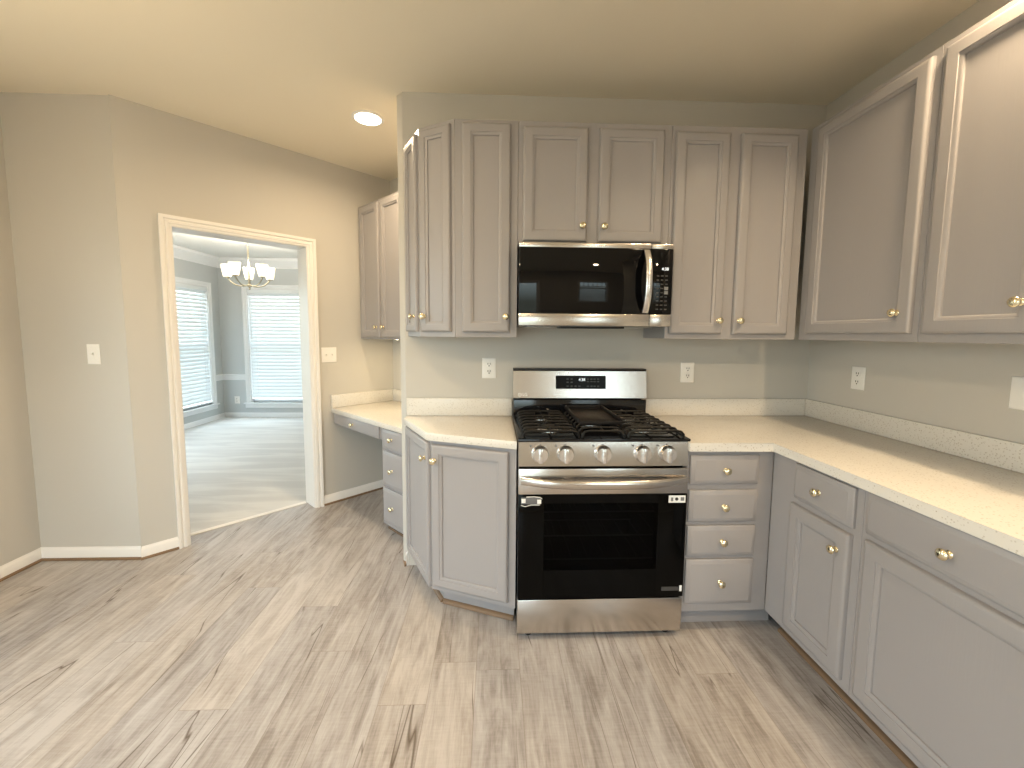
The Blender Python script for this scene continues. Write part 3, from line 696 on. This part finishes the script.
tg = MB().box(.012, .100, -.0072, -.0042, .644, .674, .001).build('packing_tag', TAPE, od); tg['label'] = 'grey packing strap'
for a in ((.014, .032, .650, .669), (.083, .101, .646, .665)): MB().box(a[0], a[1], -.0085, -.0073, a[2], a[3], .0005).build('tag_end', STICKER, tg)
MB().tube([(.012, -.0075, .640), (.030, -.0085, .634), (.055, -.0075, .641), (.095, -.0075, .641)], .0016, 6).build('tag_cord', STICKER, tg)
MB().tube([(.035, -.0075, .677), (.070, -.0075, .678), (.095, -.008, .675), (.105, -.0075, .668)], .0016, 6).build('tag_cord', STICKER, tg)
b = MB().box(.655, .735, -.0055, -.0042, .232, .250).build('badge', LEGEND2, od, smooth=False)
MB().box(.738, .749, -.0055, -.0042, .228, .256).build('badge', STICKER, od, smooth=False)
# control panel: sloped stainless front
pr = [(0.0, .812), (.0, .816), (.014, .917), (.018, .921), (.05, .921), (.05, .812)]
cp = MB().loft([[(x, y, z) for y, z in pr] for x in (0, RW)]).build('control_panel', STEEL, rg)
for kx in (.095, .207, .373, .549, .662):
    kz = .866; ky = .0068
    k_ = MB().lathe([(.0385, .0035), (.0385, -.003), (.0365, -.0055), (.0355, -.007), (.0345, -.022), (.032, -.027), (.0005, -.0275)], (kx, ky, kz), 'Y', 28).build('burner_knob', STEEL2, rg)
    MB().box(kx - .0095, kx + .0095, ky - .042, ky - .027, kz - .0325, kz + .0325, .003).build('knob_grip', STEEL2, k_)
    MB().box(kx - .004, kx + .004, ky - .0005, ky + .001, kz + .039, kz + .042).build('knob_legend', LEGEND, rg, smooth=False)
    MB().box(kx - .046, kx - .038, ky - .0005, ky + .002, kz + .032, kz + .039).build('knob_legend', LEGEND, rg, smooth=False)
# cooktop
b = MB().box(-.004, RW + .006, -.002, .60, .9215, .934, .003).box(.03, RW - .03, .03, .56, .9341, .9365, .001)
b.build('cooktop', BLACKENAMEL, rg)
for bx, by, br in ((.155, .165, .047), (.155, .415, .036), (.378, .29, .05), (.602, .165, .047), (.602, .415, .036)):
    k_ = MB().lathe([(br + .012, .9367), (br + .012, .943), (br + .003, .950), (br + .003, .9365)], (bx, by, 0), 'Z', 24).build('burner', STEEL2, rg)
    MB().lathe([(br, .9505), (br + .004, .953), (br + .003, .9575), (br - .006, .960), (.0005, .961)], (bx, by, 0), 'Z', 24).build('burner_cap', IRON, k_)
# grates: left and right with fingers, centre under the griddle
def grate(x0, x1, name='grate'):
    b = MB(); z1 = .966; r = .0055; c = (x0 + x1) / 2
    for k in range(9):
        y = .018 + k * .535 / 8
        pts = [(x0, y, .9345), (x0 + .001, y, z1 - .016), (x0 + .012, y, z1 - .004), (x0 + .03, y, z1)]
        end = [(2 * c - p[0], p[1], p[2]) for p in pts[::-1]]
        if k in (2, 6):
            b.tube(pts + [(c - .034, y, z1)], r, 6).tube([(c + .034, y, z1)] + end, r, 6)
        else: b.tube(pts + end, r, 6)
    for y0, y1 in ((.018, .125), (.185, .386), (.446, .553)): b.tube([(c, y0, z1 - .002), (c, y1, z1 - .002)], r, 6)
    for x in (x0 + .006, x1 - .006): b.box(x - .004, x + .004, .018, .553, .942, .950)
    return b.build(name, IRON, rg)
grate(.020, .268); grate(.282, .474); grate(.488, .738)
# griddle plate lying on the middle grate
gd = thing('griddle', 'black rectangular griddle plate lying over the middle burners', 'griddle', (RX + .388, RY + .275, .9725))
MB().box(-.098, .098, -.155, .215, .0, .010, .003).box(-.106, -.096, -.160, .225, .004, .026, .003).box(.096, .106, -.160, .225, .004, .026, .003).box(-.098, .098, .214, .226, .004, .026, .003).box(-.098, .098, -.170, -.155, .002, .018, .003).build('plate', GRIDDLE, gd)
# backguard
MB().box(.0, RW, .536, .60, .9345, 1.022, .002).build('riser', BLACKENAMEL, rg)
pr = [(.530, 1.024), (.522, 1.034), (.540, 1.184), (.546, 1.190), (.60, 1.190), (.60, 1.024)]
bgd = MB().loft([[(x, y, z) for y, z in pr] for x in (-.003, .752)]).build('backguard', STEEL, rg)
tl = math.atan2(.018, .150)
def bgp(x, z, off=.001): return (x, .522 + (z - 1.034) / .150 * .018 - off, z)
MB().box(-.003, .752, .538, .60, 1.1905, 1.197, .001).build('backguard_cap', BLACKPLASTIC, bgd)
dsp = MB().box(-.1415, .1415, -.0015, .0, -.0375, .0375).build('display', DISPLAYBLACK, bgd, bgp(.3775, 1.122, .0006), (-tl, 0, 0), smooth=False)
text_mesh('clock_digits', '4:38', .022, DIGITS, dsp, (.006, -.0019, .014))
b = MB()
for x in (-.075, -.052): 
    for z in (.018, .0, -.022): b.box(x - .006, x + .006, -.0018, -.0015, z - .003, z + .003)
for x in (-.03, -.008): b.box(x - .006, x + .006, -.0018, -.0015, -.025, -.019)
for x in (.04, .06, .078, .098):
    for z in (.018, .004, -.022): b.box(x - .006, x + .006, -.0018, -.0015, z - .003, z + .003)
b.build('touch_legend', LEGEND2, dsp, smooth=False)
# round maker's mark and letters, bottom left of the backguard
def maker_mark(parent, loc, rot, s, m, letters=True):
    b = MB(); n = 24
    b.loft([[(s * rr * math.cos(2 * PI * k / n), y, s * rr * math.sin(2 * PI * k / n)) for rr, y in ((.42, 0), (.42, -.0006), (.50, -.0006), (.50, 0))] for k in range(n)], False, True)
    b.box(-.03 * s, .03 * s, -.0006, 0, -.22 * s, .20 * s).box(.03 * s, .16 * s, -.0006, 0, -.22 * s, -.16 * s)
    b.box(-.24 * s, -.14 * s, -.0006, 0, .10 * s, .20 * s).box(.02 * s, .32 * s, -.0006, 0, -.02 * s, .04 * s)
    o = b.build('logo', m, parent, loc, rot)
    if letters: text_mesh('logo_letters', 'LG', s * 1.15, m, o, (s * 1.45, -.0003, 0))
    return o
maker_mark(bgd, bgp(.034, 1.052), (-tl, 0, 0), .020, LOGO, True)
for x in (.055, RW - .055):
    MB().lathe([(.016, .001), (.018, .006), (.012, .010), (.010, .0345)], (x, .05, 0), 'Z', 14).build('foot', BLACKPLASTIC, rg)
    MB().lathe([(.016, .001), (.018, .006), (.012, .010), (.010, .0345)], (x, .55, 0), 'Z', 14).build('foot', BLACKPLASTIC, rg)

# ------------------------------------------------------------------ microwave over the range
MX, MY, MZ, MW, MH = .0085, -.402, 1.430, .744, .397
mw = thing('microwave', 'black glass and stainless over the range microwave with bowed handle', 'microwave', (MX, MY, MZ))
MB().box(.003, MW - .003, .034, .400, .004, MH, .002).build('body', BLACKPLASTIC, mw)
b = MB().box(.012, MW - .012, .035, .395, -.001, .0035)
b.build('underside', DARKGREY, mw, smooth=False)
for a in (.05, .54): MB().box(a, a + .15, .10, .30, -.004, -.0012, .001).build('grease_filter', RACK, mw)
MB().box(.21, .53, .045, .16, -.010, -.0012, .003).build('lamp_cover', BLACKPLASTIC, mw)
md = MB().box(0, .636, 0, .034, .060, .372, .003).build('door', BLACKGLASS, mw)
MB().box(0, .636, 0, .034, .002, .0595, .002).build('lower_band', STEEL, md)['label'] = 'stainless lower band'
maker_mark(md, (.048, -.0001, .031), (0, 0, 0), .021, LOGO)
MB().box(0, .636, .001, .034, .3725, .396, .002).box(.6385, MW, .001, .034, .3725, .396, .002).build('top_trim', STEEL, mw)
cpn = MB().box(.6385, MW, .0, .034, .060, .372, .003).build('control_panel', BLACKGLASS, mw)
MB().box(.6385, MW, 0, .034, .002, .0595, .002).build('lower_band', STEEL, cpn)
text_mesh('clock_digits', '4:38', .020, DIGITS, cpn, (.706, -.0006, .277))
b = MB(); b2 = MB()
for r_ in range(9):
    for c_ in range(3):
        x = .672 + c_ * .021; z = .245 - r_ * .020
        if c_ == 2 and r_ in (3, 4): b2.box(x - .009, x + .010, -.0006, -.0001, z - .008, z + .008)
        else: b.box(x - .006, x + .006, -.0005, -.0001, z - .003, z + .003)
b.build('key_legend', LEGEND2, cpn, smooth=False); b2.build('start_key', LEGEND, cpn, smooth=False)
hp = []
for k in range(21):
    s_ = k / 20; u_ = 2 * s_ - 1
    hp.append((.612, -.008 - .045 * (1 - abs(u_) ** 2.6), .066 + s_ * .300))
b = MB(); loops = []
for (x, y, z) in hp:
    loops.append([(x - .016, y + .006, z), (x - .014, y, z), (x - .005, y - .004, z), (x + .005, y - .004, z), (x + .014, y, z), (x + .016, y + .006, z)])
b.loft(loops); b.build('handle', STEEL2, md)

# ------------------------------------------------------------------ outlets and switches
def plate_mesh(w_=.072, h_=.118): return MB().panel(-w_ / 2, w_ / 2, -h_ / 2, h_ / 2, [(0, -.0003), (0, -.003), (.003, -.0055), (.006, -.006)])
OG = 'wall outlets'
def outlet(label, loc, rz, w_=.074, xs=(0,), kind='duplex'):
    t = thing('wall_outlet', label, 'outlet', loc, rz, OG)
    plate_mesh(w_).build('cover_plate', PLATE, t)
    for x in xs:
        for z in (.021, -.021):
            r_ = MB().lathe([(.0165, -.0061), (.0165, -.0078), (.0155, -.0082), (.0005, -.0082)], (x, 0, z), 'Y', 20).build('socket', PLATE, t)
            MB().box(x - .0082, x - .0046, -.0086, -.0081, z - .0005, z + .0095).box(x + .0046, x + .0082, -.0086, -.0081, z - .0005, z + .0095).lathe([(.0036, -.0086), (.0036, -.0081)], (x, 0, z - .0075), 'Y', 10).build('socket_slot', SLOT, r_, smooth=False)
    MB().lathe([(.003, -.0061), (.0028, -.0072), (.0005, -.0075)], (0, 0, 0), 'Y', 10).build('screw', PLATE, t)
    return t
def switch(label, loc, rz, n=1):
    t = thing('light_switch', label, 'light switch', loc, rz)
    wd_ = .072 + .046 * (n - 1)
    plate_mesh(wd_).build('cover_plate', PLATE, t)
    for k in range(n):
        x = (k - (n - 1) / 2) * .046
        MB().box(x - .006, x + .006, -.0068, -.0060, -.013, .013, .0003).build('switch_slot', PLATE, t)
        MB().loft([[(x - .0042, -.006, -.006), (x + .0042, -.006, -.006), (x + .0042, -.006, .009), (x - .0042, -.006, .009)], [(x - .0035, -.017, .004), (x + .0035, -.017, .004), (x + .0035, -.0155, .010), (x - .0035, -.0155, .010)]]).build('toggle', PLATE, t)
        for z in (.03, -.03): MB().lathe([(.003, -.0061), (.0028, -.0072), (.0005, -.0075)], (x, 0, z), 'Y', 10).build('screw', PLATE, t)
    return t
outlet('white duplex outlet on the back wall left of the range', (-.138, -.0005, 1.191), 0, .080)
outlet('white duplex outlet on the back wall right of the range', (1.035, -.0005, 1.170), 0, .080)
outlet('white duplex outlet on the right wall nearest the corner', (W - .0005, -.345, 1.176), -PI / 2, .078)
t = outlet('white wall plate cut by the right edge of the picture', (W - .0005, -1.040, 1.193), -PI / 2, .118, (.023,))
MB().box(-.029, -.017, -.0068, -.0060, -.013, .013, .0003).build('switch_slot', PLATE, t)
outlet('white duplex outlet below the chair rail in the room beyond the doorway', (-4.292, 4.4495, .282), 0, .080)
switch('white single toggle switch on the short wall left of the doorway', (-2.455, .1245, 1.252), 0)
a_ = 1.181; switch('white double toggle switch on the wall between doorway and desk', (CX + a_ * S2 + .0003, CY + a_ * S2 - .0003, 1.212), PI / 4, 2)

# ------------------------------------------------------------------ chandelier in the dining room
ch = thing('chandelier', 'five arm chandelier with glowing white glass shades beyond the doorway', 'chandelier', (-2.985, 2.645, HD))
zb = 1.914 - HD
MB().lathe([(.0005, -.028), (.03, -.024), (.058, -.010), (.062, -.0005)], n=24).build('canopy', NICKEL, ch)
MB().tube([(0, 0, -.026), (0, 0, -.13)], .004, 8).tube([(.014 * math.cos(2 * PI * k / 12), 0, -.15 + .022 * math.sin(2 * PI * k / 12)) for k in range(12)], .003, 6, None, True).build('chain_link', NICKEL, ch)
MB().lathe([(.0005, zb - .035), (.008, zb - .033), (.011, zb - .024), (.007, zb - .012), (.018, zb - .004), (.030, zb + .006), (.028, zb + .022), (.013, zb + .034), (.010, zb + .10), (.008, zb + .30), (.011, zb + .38), (.006, -.165), (.0005, -.160)], n=18).build('stem', NICKEL, ch)
vx, vy = -2.985 + .1034, 2.645 + 2.4056; base_a = math.atan2(vy, vx)
for k in range(5):
    a = base_a + k * 2 * PI / 5; ca, sa = math.cos(a), math.sin(a)
    pth = []
    for i in range(13):
        s_ = i / 12; r_ = .02 + s_ * .205; z = zb + .012 - .010 * math.sin(s_ * PI) + .085 * s_ ** 3.2
        pth.append((r_ * ca, r_ * sa, z))
    arm = MB().tube(pth, .0080, 8).build('arm', NICKEL, ch)
    px_, py_, pz_ = pth[-1]
    MB().lathe([(.006, pz_ - .006), (.024, pz_ - .002), (.030, pz_ + .010), (.020, pz_ + .018), (.0005, pz_ + .018)], (px_, py_, 0), 'Z', 18).build('shade_cup', NICKEL, arm)
    z0 = pz_ + .010
    MB().lathe([(.026, z0 - .002), (.038, z0), (.044, z0 + .020), (.055, z0 + .085), (.062, z0 + .138), (.059, z0 + .138), (.052, z0 + .085), (.041, z0 + .022), (.026, z0 + .006)], (px_, py_, 0), 'Z', 24).build('shade', SHADE, arm)
    l = bpy.data.lights.new('bulb', 'POINT'); l.energy = 13.0; l.color = (1.0, .88, .72); l.shadow_soft_size = .03
    o = bpy.data.objects.new('bulb', l); COL.objects.link(o); o.parent = ch; o.location = (px_, py_, z0 + .155)
